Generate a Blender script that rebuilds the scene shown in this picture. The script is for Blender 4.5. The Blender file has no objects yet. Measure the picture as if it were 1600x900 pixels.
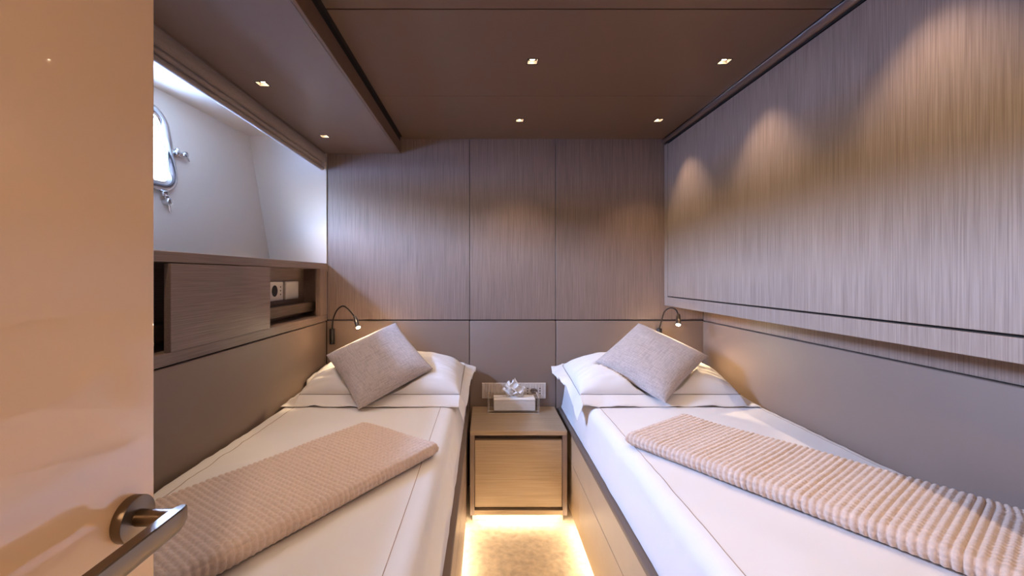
import bpy, bmesh, math, random
from mathutils import Vector, Matrix, noise

random.seed(7)
scene = bpy.context.scene
COL = scene.collection
PI = math.pi

# ------------------------------------------------------------------ camera
cam_d = bpy.data.cameras.new('camera')
cam_d.sensor_width = 36.0
cam_d.lens = 36.0 * 655 / 1600
cam_d.shift_x = 42 / 1600
cam_d.shift_y = -19 / 1600
cam_d.clip_start = 0.02
cam = bpy.data.objects.new('camera', cam_d)
cam.location = (0, 0, 1.175)
cam.rotation_euler = (PI / 2, 0, 0)
COL.objects.link(cam)
scene.camera = cam

# ------------------------------------------------------------------ world: sky, wooded shore, water
world = bpy.data.worlds.new('world')
scene.world = world
world.use_nodes = True
wn, wl = world.node_tree.nodes, world.node_tree.links
wn.clear()
w_out = wn.new('ShaderNodeOutputWorld')
w_bg = wn.new('ShaderNodeBackground')
w_tc = wn.new('ShaderNodeTexCoord')
w_sep = wn.new('ShaderNodeSeparateXYZ')
w_ramp = wn.new('ShaderNodeValToRGB')
w_map = wn.new('ShaderNodeMapRange')
w_map.inputs['From Min'].default_value = -1
w_map.inputs['From Max'].default_value = 1
wl.new(w_tc.outputs['Generated'], w_sep.inputs[0])
wl.new(w_sep.outputs['Z'], w_map.inputs['Value'])
wl.new(w_map.outputs[0], w_ramp.inputs[0])
cr = w_ramp.color_ramp
def stop(pos, c):
    e = cr.elements.new(pos); e.color = (*c, 1)
cr.elements[0].position = 0.0; cr.elements[0].color = (0.10, 0.17, 0.30, 1)
cr.elements[1].position = 1.0; cr.elements[1].color = (0.30, 0.52, 1.0, 1)
stop(0.44, (0.09, 0.15, 0.32))
stop(0.505, (0.15, 0.22, 0.42))       # water up to the shore
stop(0.515, (0.085, 0.080, 0.035))    # wooded hillside
stop(0.570, (0.085, 0.080, 0.035))
stop(0.586, (0.60, 0.79, 1.24))       # bright sky above the hills
stop(0.75, (0.42, 0.64, 1.20))
WORLD_STRENGTH = 47.0
w_bg.inputs['Strength'].default_value = WORLD_STRENGTH
wl.new(w_ramp.outputs[0], w_bg.inputs['Color'])
wl.new(w_bg.outputs[0], w_out.inputs[0])

scene.cycles.transparent_max_bounces = 32
# ------------------------------------------------------------------ exposure
scene.view_settings.view_transform = 'Standard'
scene.view_settings.look = 'None'
scene.view_settings.gamma = 1.0
scene.view_settings.use_curve_mapping = False
scene.view_settings.exposure = 2.0
WARM = (1.0, 0.74, 0.52)
DOWN_W = 2.55          # watts of each downlight
READ_W = 2.2          # watts of each reading lamp
LED_E = 11.0          # emission of the floor led strips

# window portal: guides light sampling through the porthole
pd = bpy.data.lights.new('window_portal', 'AREA')
pd.shape = 'RECTANGLE'; pd.size = 0.78; pd.size_y = 0.44
pd.cycles.is_portal = True
po = bpy.data.objects.new('window_portal', pd)
po.location = (-1.40, 1.40, 1.69)
COL.objects.link(po)
# aim -Z of the portal along +X
po.rotation_euler = Vector((1, 0, 0)).to_track_quat('-Z', 'Y').to_euler()

# ------------------------------------------------------------------ materials
def new_mat(name):
    m = bpy.data.materials.new(name); m.use_nodes = True
    n = m.node_tree.nodes; l = m.node_tree.links
    return m, n, l, n['Principled BSDF']

def plain(name, col, rough=0.5, metal=0.0, coat=0.0, spec=0.5, noise_amt=0.0, noise_scale=20, bump=0.0, bump_scale=300, sheen=0.0):
    m, n, l, p = new_mat(name)
    p.inputs['Base Color'].default_value = (*col, 1)
    p.inputs['Roughness'].default_value = rough
    p.inputs['Metallic'].default_value = metal
    p.inputs['Coat Weight'].default_value = coat
    p.inputs['Coat Roughness'].default_value = 0.03
    p.inputs['Specular IOR Level'].default_value = spec
    p.inputs['Sheen Weight'].default_value = sheen
    if noise_amt or bump:
        tc = n.new('ShaderNodeTexCoord')
    if noise_amt:
        t = n.new('ShaderNodeTexNoise'); t.inputs['Scale'].default_value = noise_scale; t.inputs['Detail'].default_value = 4
        l.new(tc.outputs['Object'], t.inputs['Vector'])
        r = n.new('ShaderNodeValToRGB')
        a, b = 1 - noise_amt, 1 + noise_amt
        r.color_ramp.elements[0].position = 0.3; r.color_ramp.elements[1].position = 0.7
        r.color_ramp.elements[0].color = (*[c * a for c in col], 1)
        r.color_ramp.elements[1].color = (*[min(1, c * b) for c in col], 1)
        l.new(t.outputs['Fac'], r.inputs[0]); l.new(r.outputs[0], p.inputs['Base Color'])
    if bump:
        t2 = n.new('ShaderNodeTexNoise'); t2.inputs['Scale'].default_value = bump_scale; t2.inputs['Detail'].default_value = 3
        l.new(tc.outputs['Object'], t2.inputs['Vector'])
        bn = n.new('ShaderNodeBump'); bn.inputs['Strength'].default_value = bump; bn.inputs['Distance'].default_value = 0.002
        l.new(t2.outputs['Fac'], bn.inputs['Height']); l.new(bn.outputs[0], p.inputs['Normal'])
    return m

def wood(name, light, dark, axis, rough=0.42, fine=480.0, spec=0.5, coat=0.0):
    """Oak veneer: fine lines running along the given axis."""
    m, n, l, p = new_mat(name)
    tc = n.new('ShaderNodeTexCoord')
    def lay(across, along, detail):
        mp = n.new('ShaderNodeMapping')
        s = [across] * 3; s['XYZ'.index(axis)] = along
        mp.inputs['Scale'].default_value = s
        l.new(tc.outputs['Object'], mp.inputs['Vector'])
        t = n.new('ShaderNodeTexNoise'); t.inputs['Scale'].default_value = 1.0
        t.inputs['Detail'].default_value = detail; t.inputs['Roughness'].default_value = 0.6
        l.new(mp.outputs[0], t.inputs['Vector'])
        return t
    t1 = lay(fine, 5.0, 2.0); t2 = lay(fine * 0.28, 2.0, 3.0); t3 = lay(3.0, 0.6, 2.0)
    a = n.new('ShaderNodeMath'); a.operation = 'MULTIPLY_ADD'; a.inputs[1].default_value = 0.78
    l.new(t1.outputs['Fac'], a.inputs[0])
    b = n.new('ShaderNodeMath'); b.operation = 'MULTIPLY'; b.inputs[1].default_value = 0.20
    l.new(t2.outputs['Fac'], b.inputs[0]); l.new(b.outputs[0], a.inputs[2])
    c = n.new('ShaderNodeMath'); c.operation = 'MULTIPLY_ADD'; c.inputs[1].default_value = 0.08
    l.new(t3.outputs['Fac'], c.inputs[0]); l.new(a.outputs[0], c.inputs[2])
    r = n.new('ShaderNodeValToRGB')
    r.color_ramp.elements[0].position = 0.40; r.color_ramp.elements[0].color = (*dark, 1)
    r.color_ramp.elements[1].position = 0.66; r.color_ramp.elements[1].color = (*light, 1)
    l.new(c.outputs[0], r.inputs[0]); l.new(r.outputs[0], p.inputs['Base Color'])
    bn = n.new('ShaderNodeBump'); bn.inputs['Strength'].default_value = 0.25; bn.inputs['Distance'].default_value = 0.0006
    l.new(a.outputs[0], bn.inputs['Height']); l.new(bn.outputs[0], p.inputs['Normal'])
    p.inputs['Roughness'].default_value = rough
    p.inputs['Specular IOR Level'].default_value = spec
    p.inputs['Coat Weight'].default_value = coat
    return m

def woven(name, col, vary, scale=900.0, rough=0.9, bump=0.4, sheen=0.3):
    m, n, l, p = new_mat(name)
    tc = n.new('ShaderNodeTexCoord')
    outs = []
    for s in ((scale, scale * 0.06, scale * .3), (scale * 0.06, scale, scale * .3)):
        mp = n.new('ShaderNodeMapping'); mp.inputs['Scale'].default_value = s
        l.new(tc.outputs['Object'], mp.inputs['Vector'])
        t = n.new('ShaderNodeTexNoise'); t.inputs['Scale'].default_value = 1.0; t.inputs['Detail'].default_value = 2
        l.new(mp.outputs[0], t.inputs['Vector']); outs.append(t.outputs['Fac'])
    a = n.new('ShaderNodeMath'); a.operation = 'ADD'
    l.new(outs[0], a.inputs[0]); l.new(outs[1], a.inputs[1])
    h = n.new('ShaderNodeMath'); h.operation = 'MULTIPLY'; h.inputs[1].default_value = 0.5
    l.new(a.outputs[0], h.inputs[0])
    r = n.new('ShaderNodeValToRGB')
    r.color_ramp.elements[0].position = 0.35; r.color_ramp.elements[1].position = 0.65
    r.color_ramp.elements[0].color = (*[c * (1 - vary) for c in col], 1)
    r.color_ramp.elements[1].color = (*[min(1, c * (1 + vary)) for c in col], 1)
    l.new(h.outputs[0], r.inputs[0]); l.new(r.outputs[0], p.inputs['Base Color'])
    bn = n.new('ShaderNodeBump'); bn.inputs['Strength'].default_value = bump; bn.inputs['Distance'].default_value = 0.0008
    l.new(h.outputs[0], bn.inputs['Height']); l.new(bn.outputs[0], p.inputs['Normal'])
    p.inputs['Roughness'].default_value = rough
    p.inputs['Sheen Weight'].default_value = sheen
    p.inputs['Specular IOR Level'].default_value = 0.2
    return m

def emit(name, col, strength):
    m = bpy.data.materials.new(name); m.use_nodes = True
    n = m.node_tree.nodes; l = m.node_tree.links; n.clear()
    o = n.new('ShaderNodeOutputMaterial'); e = n.new('ShaderNodeEmission')
    e.inputs['Color'].default_value = (*col, 1); e.inputs['Strength'].default_value = strength
    l.new(e.outputs[0], o.inputs[0])
    return m

def clear_glass(name, tint=(1, 1, 1), ior=1.45):
    m = bpy.data.materials.new(name); m.use_nodes = True
    n = m.node_tree.nodes; l = m.node_tree.links; n.clear()
    o = n.new('ShaderNodeOutputMaterial'); t = n.new('ShaderNodeBsdfTransparent'); g = n.new('ShaderNodeBsdfGlossy')
    f = n.new('ShaderNodeMapRange'); lw = n.new('ShaderNodeLayerWeight'); pw = n.new('ShaderNodeMath'); pw.operation = 'POWER'; pw.inputs[1].default_value = 4.0; mx = n.new('ShaderNodeMixShader')
    t.inputs['Color'].default_value = (*tint, 1); g.inputs['Roughness'].default_value = 0.02
    f.inputs['To Min'].default_value = ((ior - 1) / (ior + 1)) ** 2; f.inputs['To Max'].default_value = 0.75
    lw.inputs['Blend'].default_value = 0.5; l.new(lw.outputs['Facing'], pw.inputs[0]); l.new(pw.outputs[0], f.inputs['Value'])
    l.new(f.outputs[0], mx.inputs[0]); l.new(t.outputs[0], mx.inputs[1]); l.new(g.outputs[0], mx.inputs[2])
    l.new(mx.outputs[0], o.inputs[0])
    return m

OAK_L, OAK_D = (0.285, 0.203, 0.163), (0.185, 0.127, 0.102)
M_oak_z = wood('oak_vertical', OAK_L, OAK_D, 'Z')
M_oak_zw = wood('oak_vertical_wide', (0.375, 0.288, 0.238), (0.245, 0.18, 0.148), 'Z', fine=300.0)
M_oak_y = wood('oak_lengthwise', OAK_L, OAK_D, 'Y')
M_oak_x = wood('oak_crosswise', (0.45, 0.33, 0.215), (0.32, 0.225, 0.14), 'X')
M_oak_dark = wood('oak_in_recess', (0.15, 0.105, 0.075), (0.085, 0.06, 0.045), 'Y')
M_leather = plain('taupe_leather', (0.235, 0.166, 0.130), rough=0.5, noise_amt=0.03, noise_scale=3, bump=0.08, bump_scale=900)
M_ceiling = plain('brown_ceiling_lacquer', (0.165, 0.097, 0.059), rough=0.38, bump=0.02, bump_scale=500)
M_soffit = plain('brown_soffit_lacquer', (0.185, 0.125, 0.10), rough=0.42, bump=0.02, bump_scale=500)
M_gap = plain('dark_gap', (0.02, 0.014, 0.01), rough=0.8)
M_white = plain('white_hull_lining', (0.74, 0.65, 0.555), rough=0.55)
M_linen = plain('white_cotton', (0.765, 0.725, 0.70), rough=0.75, bump=0.05, bump_scale=1500, sheen=0.15, spec=0.25)
M_stitch = plain('brown_stitching', (0.40, 0.29, 0.225), rough=0.8)
M_hem = plain('grey_hem_stitching', (0.16, 0.125, 0.11), rough=0.8)
M_cushion = woven('grey_linen_weave', (0.47, 0.40, 0.375), 0.24, scale=420.0, bump=0.6)
M_blanket = plain('beige_plush', (0.64, 0.485, 0.39), rough=0.95, noise_amt=0.09, noise_scale=160, bump=0.5, bump_scale=700, sheen=0.5, spec=0.1)
M_blind = woven('taupe_blind_fabric', (0.27, 0.205, 0.17), 0.12, scale=500)
M_lacquer = plain('cream_door_lacquer', (0.88, 0.62, 0.40), rough=0.3, coat=1.0, spec=0.4)
M_lacquer.node_tree.nodes['Principled BSDF'].inputs['Coat IOR'].default_value = 1.65
M_lacquer.node_tree.nodes['Principled BSDF'].inputs['Coat Roughness'].default_value = 0.015
M_bronze = plain('dark_satin_bronze', (0.22, 0.172, 0.128), rough=0.34, metal=1.0, bump=0.03, bump_scale=800)
M_chrome = plain('polished_chrome', (0.75, 0.75, 0.76), rough=0.08, metal=1.0)
M_black = plain('black_metal', (0.03, 0.026, 0.024), rough=0.35, metal=0.6)
M_rim = plain('brown_leather_rim', (0.165, 0.115, 0.085), rough=0.5)
M_plate = plain('ivory_socket_plate', (0.62, 0.53, 0.46), rough=0.4)
M_plate_in = plain('pale_socket_cover', (0.68, 0.62, 0.55), rough=0.4)
M_hole = plain('socket_black', (0.012, 0.01, 0.01), rough=0.6)
M_floor = plain('pale_floor_carpet', (0.62, 0.52, 0.40), rough=0.95, noise_amt=0.1, noise_scale=60)
M_rug = plain('mottled_beige_rug', (0.50, 0.37, 0.24), rough=0.95, noise_amt=0.20, noise_scale=38, bump=0.8, bump_scale=420, sheen=0.3)
M_tissue = plain('white_tissue', (0.86, 0.83, 0.80), rough=0.9)
M_acrylic = clear_glass('clear_acrylic', (0.992, 0.99, 0.985), 1.40)
M_edge = plain('painted_acrylic_edge_glow', (0.80, 0.76, 0.70), rough=0.15)  # pale colour stands in for light caught in the acrylic edges
M_edge.node_tree.nodes['Principled BSDF'].inputs['Alpha'].default_value = 0.55
M_pane = clear_glass('porthole_glass', (0.97, 0.99, 1.0), 1.5)
M_lens = emit('downlight_lens', (1.0, 0.78, 0.54), 9.0)
M_bulb = emit('reading_lamp_lens', (1.0, 0.80, 0.52), 120.0)
M_led = emit('warm_led_strip', (1.0, 0.83, 0.58), LED_E)
M_reflector = plain('downlight_reflector', (0.40, 0.33, 0.27), rough=0.4, metal=0.0)
M_seal = plain('grey_rubber_seal', (0.10, 0.12, 0.14), rough=0.5)

# ------------------------------------------------------------------ helpers
def box(bm, x0, x1, y0, y1, z0, z1, bev=0.0, seg=2):
    t = bmesh.new()
    vs = [t.verts.new((x, y, z)) for x in (x0, x1) for y in (y0, y1) for z in (z0, z1)]
    for f in ((0, 1, 3, 2), (4, 6, 7, 5), (0, 4, 5, 1), (2, 3, 7, 6), (0, 2, 6, 4), (1, 5, 7, 3)):
        t.faces.new([vs[i] for i in f])
    bmesh.ops.recalc_face_normals(t, faces=t.faces)
    if bev:
        bmesh.ops.bevel(t, geom=t.edges[:], offset=bev, segments=seg, profile=0.5, affect='EDGES', clamp_overlap=True)
    merge(bm, t)
    return bm

def merge(bm, t):
    me = bpy.data.meshes.new('tmp'); t.to_mesh(me); t.free()
    bm.from_mesh(me); bpy.data.meshes.remove(me)

def B(*a, **k):
    return box(bmesh.new(), *a, **k)

def tube(bm, pts, r, n=10, caps=True, close=False):
    """Round tube along points; r is a number or one radius per point."""
    pts = [Vector(p) for p in pts]
    N = len(pts)
    rs = r if isinstance(r, (list, tuple)) else [r] * N
    rings = []
    prev = None
    for i, p in enumerate(pts):
        if close:
            t = (pts[(i + 1) % N] - pts[i - 1]).normalized()
        else:
            t = (pts[min(i + 1, N - 1)] - pts[max(i - 1, 0)]).normalized()
        if prev is None:
            a = Vector((0, 0, 1)) if abs(t.z) < 0.9 else Vector((1, 0, 0))
            u = t.cross(a).normalized()
        else:
            u = (prev - t * prev.dot(t)).normalized()
        prev = u
        v = t.cross(u)
        rings.append([bm.verts.new(p + (u * math.cos(2 * PI * k / n) + v * math.sin(2 * PI * k / n)) * rs[i]) for k in range(n)])
    M = N if close else N - 1
    for i in range(M):
        a, b = rings[i], rings[(i + 1) % N]
        for k in range(n):
            bm.faces.new((a[k], a[(k + 1) % n], b[(k + 1) % n], b[k]))
    if caps and not close:
        bm.faces.new(rings[0][::-1]); bm.faces.new(rings[-1])
    return bm

def cyl(bm, p0, p1, r, n=24, bev=0.0):
    p0, p1 = Vector(p0), Vector(p1)
    if bev:
        d = (p1 - p0).normalized()
        return tube(bm, [p0, p0 + d * bev * .3, p0 + d * bev, p1 - d * bev, p1 - d * bev * .3, p1], [r - bev, r - bev * .3, r, r, r - bev * .3, r - bev], n)
    return tube(bm, [p0, p1], r, n)

def extrude_profile(bm, prof, y0, y1):
    """Closed XZ profile swept along Y."""
    a = [bm.verts.new((x, y0, z)) for x, z in prof]; b = [bm.verts.new((x, y1, z)) for x, z in prof]
    n = len(prof)
    for i in range(n):
        bm.faces.new((a[i], a[(i + 1) % n], b[(i + 1) % n], b[i]))
    bm.faces.new(a[::-1]); bm.faces.new(b)
    bmesh.ops.recalc_face_normals(bm, faces=bm.faces)
    return bm

def grid(bm, rows):
    """Skin a grid of points."""
    V = [[bm.verts.new(p) for p in r] for r in rows]
    for i in range(len(V) - 1):
        for j in range(len(V[0]) - 1):
            bm.faces.new((V[i][j], V[i][j + 1], V[i + 1][j + 1], V[i + 1][j]))
    return V

def holed_slab(x0, x1, y0, y1, z0, z1, holes):
    """Slab with square openings (hx, hy, half)."""
    bm = bmesh.new()
    xs = sorted({x0, x1, *[h[0] - h[2] for h in holes], *[h[0] + h[2] for h in holes]})
    ys = sorted({y0, y1, *[h[1] - h[2] for h in holes], *[h[1] + h[2] for h in holes]})
    for i in range(len(xs) - 1):
        for j in range(len(ys) - 1):
            cx, cy = (xs[i] + xs[i + 1]) / 2, (ys[j] + ys[j + 1]) / 2
            if any(abs(cx - h[0]) < h[2] and abs(cy - h[1]) < h[2] for h in holes):
                continue
            box(bm, xs[i], xs[i + 1], ys[j], ys[j + 1], z0, z1)
    bmesh.ops.remove_doubles(bm, verts=bm.verts, dist=1e-5)
    bad = {}
    for f in bm.faces:
        bad.setdefault(tuple(sorted(v.index for v in f.verts)), []).append(f)
    bm.verts.index_update()
    bad = {}
    for f in bm.faces:
        bad.setdefault(tuple(sorted(v.index for v in f.verts)), []).append(f)
    dead = [f for fs in bad.values() if len(fs) > 1 for f in fs]
    bmesh.ops.delete(bm, geom=dead, context='FACES')
    return bm

def obj(name, bm, mat, parent=None, smooth=False, label=None, keep=False):
    if parent is not None:
        w = Vector(parent.location)
        q = parent.parent
        while q is not None:
            w += Vector(q.location); q = q.parent
        bmesh.ops.translate(bm, verts=bm.verts, vec=-w)
    me = bpy.data.meshes.new(name); bm.to_mesh(me); bm.free()
    if smooth:
        me.polygons.foreach_set('use_smooth', [True] * len(me.polygons))
    me.materials.append(mat)
    o = bpy.data.objects.new(name, me); COL.objects.link(o)
    if parent is not None:
        o.parent = parent
    if label:
        o['label'] = label
    return o

def smooth_angle(o, deg=35):
    me = o.data
    me.polygons.foreach_set('use_smooth', [True] * len(me.polygons))
    me.set_sharp_from_angle(angle=math.radians(deg))
    return o

def tag(o, label, cat, group=None):
    o['label'] = label; o['category'] = cat
    if group: o['group'] = group
    return o

def thing(name, label, cat, loc=(0, 0, 0), group=None):
    o = bpy.data.objects.new(name, None); COL.objects.link(o)
    o.location = loc; o.empty_display_size = 0.05
    return tag(o, label, cat, group)

def struct(name, bm, mat, smooth=False):
    o = obj(name, bm, mat, None, smooth); o['kind'] = 'structure'
    return o

# ------------------------------------------------------------------ room shell
YB, YF = 2.34, -0.25
ZC, ZS = 1.939, 1.857
XL, XR = -0.88, 1.218
FL = struct('floor', B(-0.95, 1.30, -1.45, 2.42, -0.05, 0.0), M_floor)

# back wall with veneer panels above and upholstered panels below
wb = struct('wall_back', B(-1.5, 1.30, YB + 0.012, YB + 0.06, 0.0, 2.05), M_gap)
g = 0.0014
for x0, x1 in ((XL, -0.086), (-0.086, 0.393), (0.393, XR)):
    obj('wood_panel', B(x0 + g, x1 - g, YB, YB + 0.012, 0.930, 1.99, 0.0012, 1), M_oak_z, wb)
for x0, x1 in ((XL, -0.086), (-0.086, 0.393), (0.393, XR)):
    o = obj('leather_panel', B(x0 + g, x1 - g, YB - 0.013, YB + 0.010, 0.05, 0.925, 0.004, 3), M_leather, wb)
    smooth_angle(o)

# right wall: recessed behind the bunk
wr = struct('wall_right', B(XR + 0.012, 1.30, YF, YB + 0.02, 0.0, 2.05), M_gap)
obj('wood_panel', B(XR, XR + 0.012, YF, YB, 0.9262, 1.2), M_oak_z, wr)
smooth_angle(obj('leather_panel', B(XR - 0.010, XR + 0.012, YF, YB - 0.014, 0.05, 0.923, 0.004, 3), M_leather, wr))

# left wall: upholstery below, white hull lining in the window niche above
wlft = struct('wall_left', B(-0.96, XL - 0.012, YF, YB + 0.02, 0.0, 0.9255), M_gap)
smooth_angle(obj('leather_panel', B(XL - 0.012, XL, YF, YB - 0.014, 0.05, 0.922, 0.004, 3), M_leather, wlft))
obj('niche_end_panel', B(-1.6, XL - 0.004, YB - 0.004, YB + 0.012, 1.20, 2.05), M_white, wlft)
obj('niche_ceiling_panel', B(-1.62, XL - 0.045, YF, YB - 0.004, 1.954, 1.97), M_white, wlft)
obj('niche_side_panel', B(-1.62, XL, YF - 0.02, YF, 0.9, 1.97), M_white, wlft)

def hull(y, z, off=0.0):
    """Point of the sloping hull lining; off moves it outboard."""
    return Vector((-1.315 - 0.081 * (2.34 - y) - 0.168 * (z - 1.954) - off, y, z))

PY0, PY1, PZ0, PZ1 = 1.06, 1.757, 1.515, 1.872
def rrect(y0, y1, z0, z1, r, n=8):
    pts = []
    for cy, cz, a0 in ((y1 - r, z1 - r, 0), (y0 + r, z1 - r, 90), (y0 + r, z0 + r, 180), (y1 - r, z0 + r, 270)):
        for k in range(n + 1):
            a = math.radians(a0 + 90 * k / n)
            pts.append((cy + r * math.cos(a), cz + r * math.sin(a)))
    return pts
RR = 0.085
inner = rrect(PY0 + .02, PY1 - .02, PZ0 + .02, PZ1 - .02, RR - .02)
bm = bmesh.new()
def loop_edges(pts):
    vs = [bm.verts.new(p) for p in pts]
    return [bm.edges.new((vs[i], vs[(i + 1) % len(vs)])) for i in range(len(vs))]
e = loop_edges([hull(y, z) for y, z in inner])
e += loop_edges([hull(y, z) for y, z in ((YF, 1.16), (YB, 1.16), (YB, 2.0), (YF, 2.0))])
bmesh.ops.triangle_fill(bm, edges=e, use_beauty=True, use_dissolve=False)
obj('hull_lining_panel', bm, M_white, wlft)

# aft wall and the corridor the camera looks in from
wf = struct('wall_front', B(-1.6, -0.40, YF - 0.06, YF - 0.02, 0.0, 2.05), M_oak_z)
obj('wall_panel', B(0.46, 1.30, YF - 0.06, YF - 0.02, 0.0, 2.05), M_oak_z, wf)
obj('door_header', B(-0.40, 0.46, YF - 0.06, YF - 0.02, 1.92, 2.05), M_oak_z, wf)
obj('corridor_wall', B(-0.95, 1.30, -1.45, -1.40, 0.0, 2.05), M_oak_z, wf)
obj('corridor_side', B(-0.95, -0.90, -1.45, YF - 0.06, 0.0, 2.05), M_oak_z, wf)
obj('corridor_side', B(1.25, 1.30, -1.45, YF - 0.06, 0.0, 2.05), M_oak_z, wf)

# ceiling: panels with square openings for the downlights, left soffit, right cornice rail
HB = 0.0185
CEIL_LIGHTS = [(0.169, 1.494), (0.853, 1.494), (0.17, 2.06), (0.852, 2.06), (0.17, 0.93), (0.853, 0.93), (0.853, 0.36)]
SOFF_LIGHTS = [(-0.791, 1.489), (-0.785, 2.049), (-0.79, 0.93)]
cl = struct('ceiling', B(-1.66, 1.30, -1.45, 2.42, 2.035, 2.06), M_gap)
yj = [-1.42, 0.3, 1.201, 1.781, YB + 0.011]
for i in range(4):
    a, b = yj[i], yj[i + 1]
    ga = 0.0025 if i == 2 else 0.001
    gb = 0.0025 if i == 1 else 0.001
    hs = [(x, y, HB) for x, y in CEIL_LIGHTS if a < y < b]
    obj('ceiling_panel', holed_slab(-0.455, 0.992, a + ga, b - gb, ZC, ZC + 0.03, hs), M_ceiling, cl)
obj('soffit', holed_slab(XL - 0.05, -0.482, YF, YB - 0.001, ZS, ZS + 0.03, [(x, y, HB) for x, y in SOFF_LIGHTS]), M_soffit, cl)
obj('soffit_fascia', B(-0.482, -0.470, YF, YB - 0.001, ZS, ZC - 0.016, 0.0015, 1), M_ceiling, cl)
obj('shadow_gap_strip', B(-0.484, -0.474, YF, YB - 0.001, ZC - 0.016, ZC + 0.03), M_gap, cl)
obj('gap_cover', B(-0.484, -0.45, YF, YB, ZC + 0.012, ZC + 0.03), M_gap, cl)
obj('niche_fascia', B(XL - 0.05, XL - 0.042, YF, YB - 0.005, ZS, 1.96), M_white, cl)
bm = bmesh.new(); tube(bm, [(1.000, YF, 1.924), (1.000, YB - .001, 1.924)], 0.0135, 16)
obj('cornice_rail', bm, M_soffit, cl, True)
obj('cornice_backing', B(1.004, 1.23, YF, YB, 1.904, 1.99), M_gap, cl)
for x0, x1, y0, y1 in ((-1.6, -0.455, -1.42, YF - 0.02), (0.992, 1.29, -1.42, YF - 0.02)):
    obj('corridor_ceiling_panel', B(x0, x1, y0, y1, ZC, ZC + 0.03), M_ceiling, cl)

# ------------------------------------------------------------------ porthole
w1 = obj('window_1', bmesh.new(), M_chrome); w1['kind'] = 'structure'
bm = bmesh.new()
mid = rrect(PY0 + .018, PY1 - .018, PZ0 + .018, PZ1 - .018, RR - .018, 10)
n = len(mid)
rings = []
for k in range(10):
    a = 2 * PI * k / 10
    do, dw = 0.013 * math.sin(a), 0.023 * math.cos(a)
    rr = rrect(PY0 + .018 - dw, PY1 - .018 + dw, PZ0 + .018 - dw, PZ1 - .018 + dw, RR - .018 + dw, 10)
    rings.append([bm.verts.new(hull(y, z, -0.006 - do)) for y, z in rr])
for k in range(10):
    a, b = rings[k], rings[(k + 1) % 10]
    for i in range(n):
        bm.faces.new((a[i], a[(i + 1) % n], b[(i + 1) % n], b[i]))
bmesh.ops.recalc_face_normals(bm, faces=bm.faces)
obj('window_frame', bm, M_chrome, w1, True)
def reveal(name, o0, o1, d0, d1, mat):
    bm = bmesh.new()
    lo = [hull(y, z, o0) for y, z in rrect(PY0 + d0, PY1 - d0, PZ0 + d0, PZ1 - d0, max(.02, RR - d0), 10)]
    hi = [hull(y, z, o1) for y, z in rrect(PY0 + d1, PY1 - d1, PZ0 + d1, PZ1 - d1, max(.02, RR - d1), 10)]
    grid(bm, [lo + [lo[0]], hi + [hi[0]]])
    bmesh.ops.remove_doubles(bm, verts=bm.verts, dist=1e-5)
    return obj(name, bm, mat, w1, True)
reveal('rubber_seal', -0.004, 0.008, 0.032, 0.036, M_seal)
reveal('window_reveal', 0.008, 0.055, 0.036, 0.040, M_chrome)
bm = bmesh.new()
p0 = [hull(y, z, 0.050) for y, z in rrect(PY0 + .04, PY1 - .04, PZ0 + .04, PZ1 - .04, RR - .04, 10)]
bm.faces.new([bm.verts.new(p) for p in p0])
obj('glass_pane', bm, M_pane, w1)
def latch(y, z, dy, dz):
    """Screw-down dog: bracket on the lining, barrel and wing knob; (dy, dz) points away from the frame."""
    bm = bmesh.new()
    c = hull(y, z); nrm = Vector((0.985, 0.08, 0.165)).normalized(); d = Vector((0.0, dy, dz)).normalized()
    e = Vector((0, dz, -dy)).normalized()
    cyl(bm, c - d * .006 + nrm * .010, c + d * .014 + nrm * .012, .014, 18, .004)      # hinge block
    cyl(bm, c + d * .008 - e * .020 + nrm * .014, c + d * .008 + e * .020 + nrm * .014, .0075, 16, .002)   # cross pin
    cyl(bm, c + d * .012 + nrm * .016, c + d * .040 + nrm * .020, .0095, 16, .003)     # barrel
    cyl(bm, c + d * .038 + nrm * .002, c + d * .038 + nrm * .034, .0135, 20, .004)     # knob
    q = c + d * .042 + nrm * .022
    tube(bm, [q, q + d * .010 + Vector((0, .004, -.010)), q + d * .016 + Vector((0, .008, -.020))], [.0062, .0056, .004], 12)
    bmesh.ops.recalc_face_normals(bm, faces=bm.faces)
    smooth_angle(obj('latch', bm, M_chrome, w1), 40)
latch(PY1 + .010, 1.692, 1, 0)
latch(1.675, PZ0 - .008, 0.15, -1)
latch(1.16, PZ0 - .004, -0.15, -1)

# ------------------------------------------------------------------ entrance door (open, close to the camera)
d1 = struct('door_1', B(-0.390, -0.350, -0.20, 0.444, 0.012, 1.90, 0.002, 2), M_lacquer)
hd = bpy.data.objects.new('door_handle', None); COL.objects.link(hd); hd.parent = d1
HZ, HY = 0.937, 0.411
bm = cyl(bmesh.new(), (-0.350, HY, HZ), (-0.3395, HY, HZ), 0.0215, 48, 0.0012)
smooth_angle(obj('rose', bm, M_bronze, hd))
bm = cyl(bmesh.new(), (-0.3395, HY, HZ + .001), (-0.304, HY, HZ + .001), 0.0078, 24)
smooth_angle(obj('neck', bm, M_bronze, hd))
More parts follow.
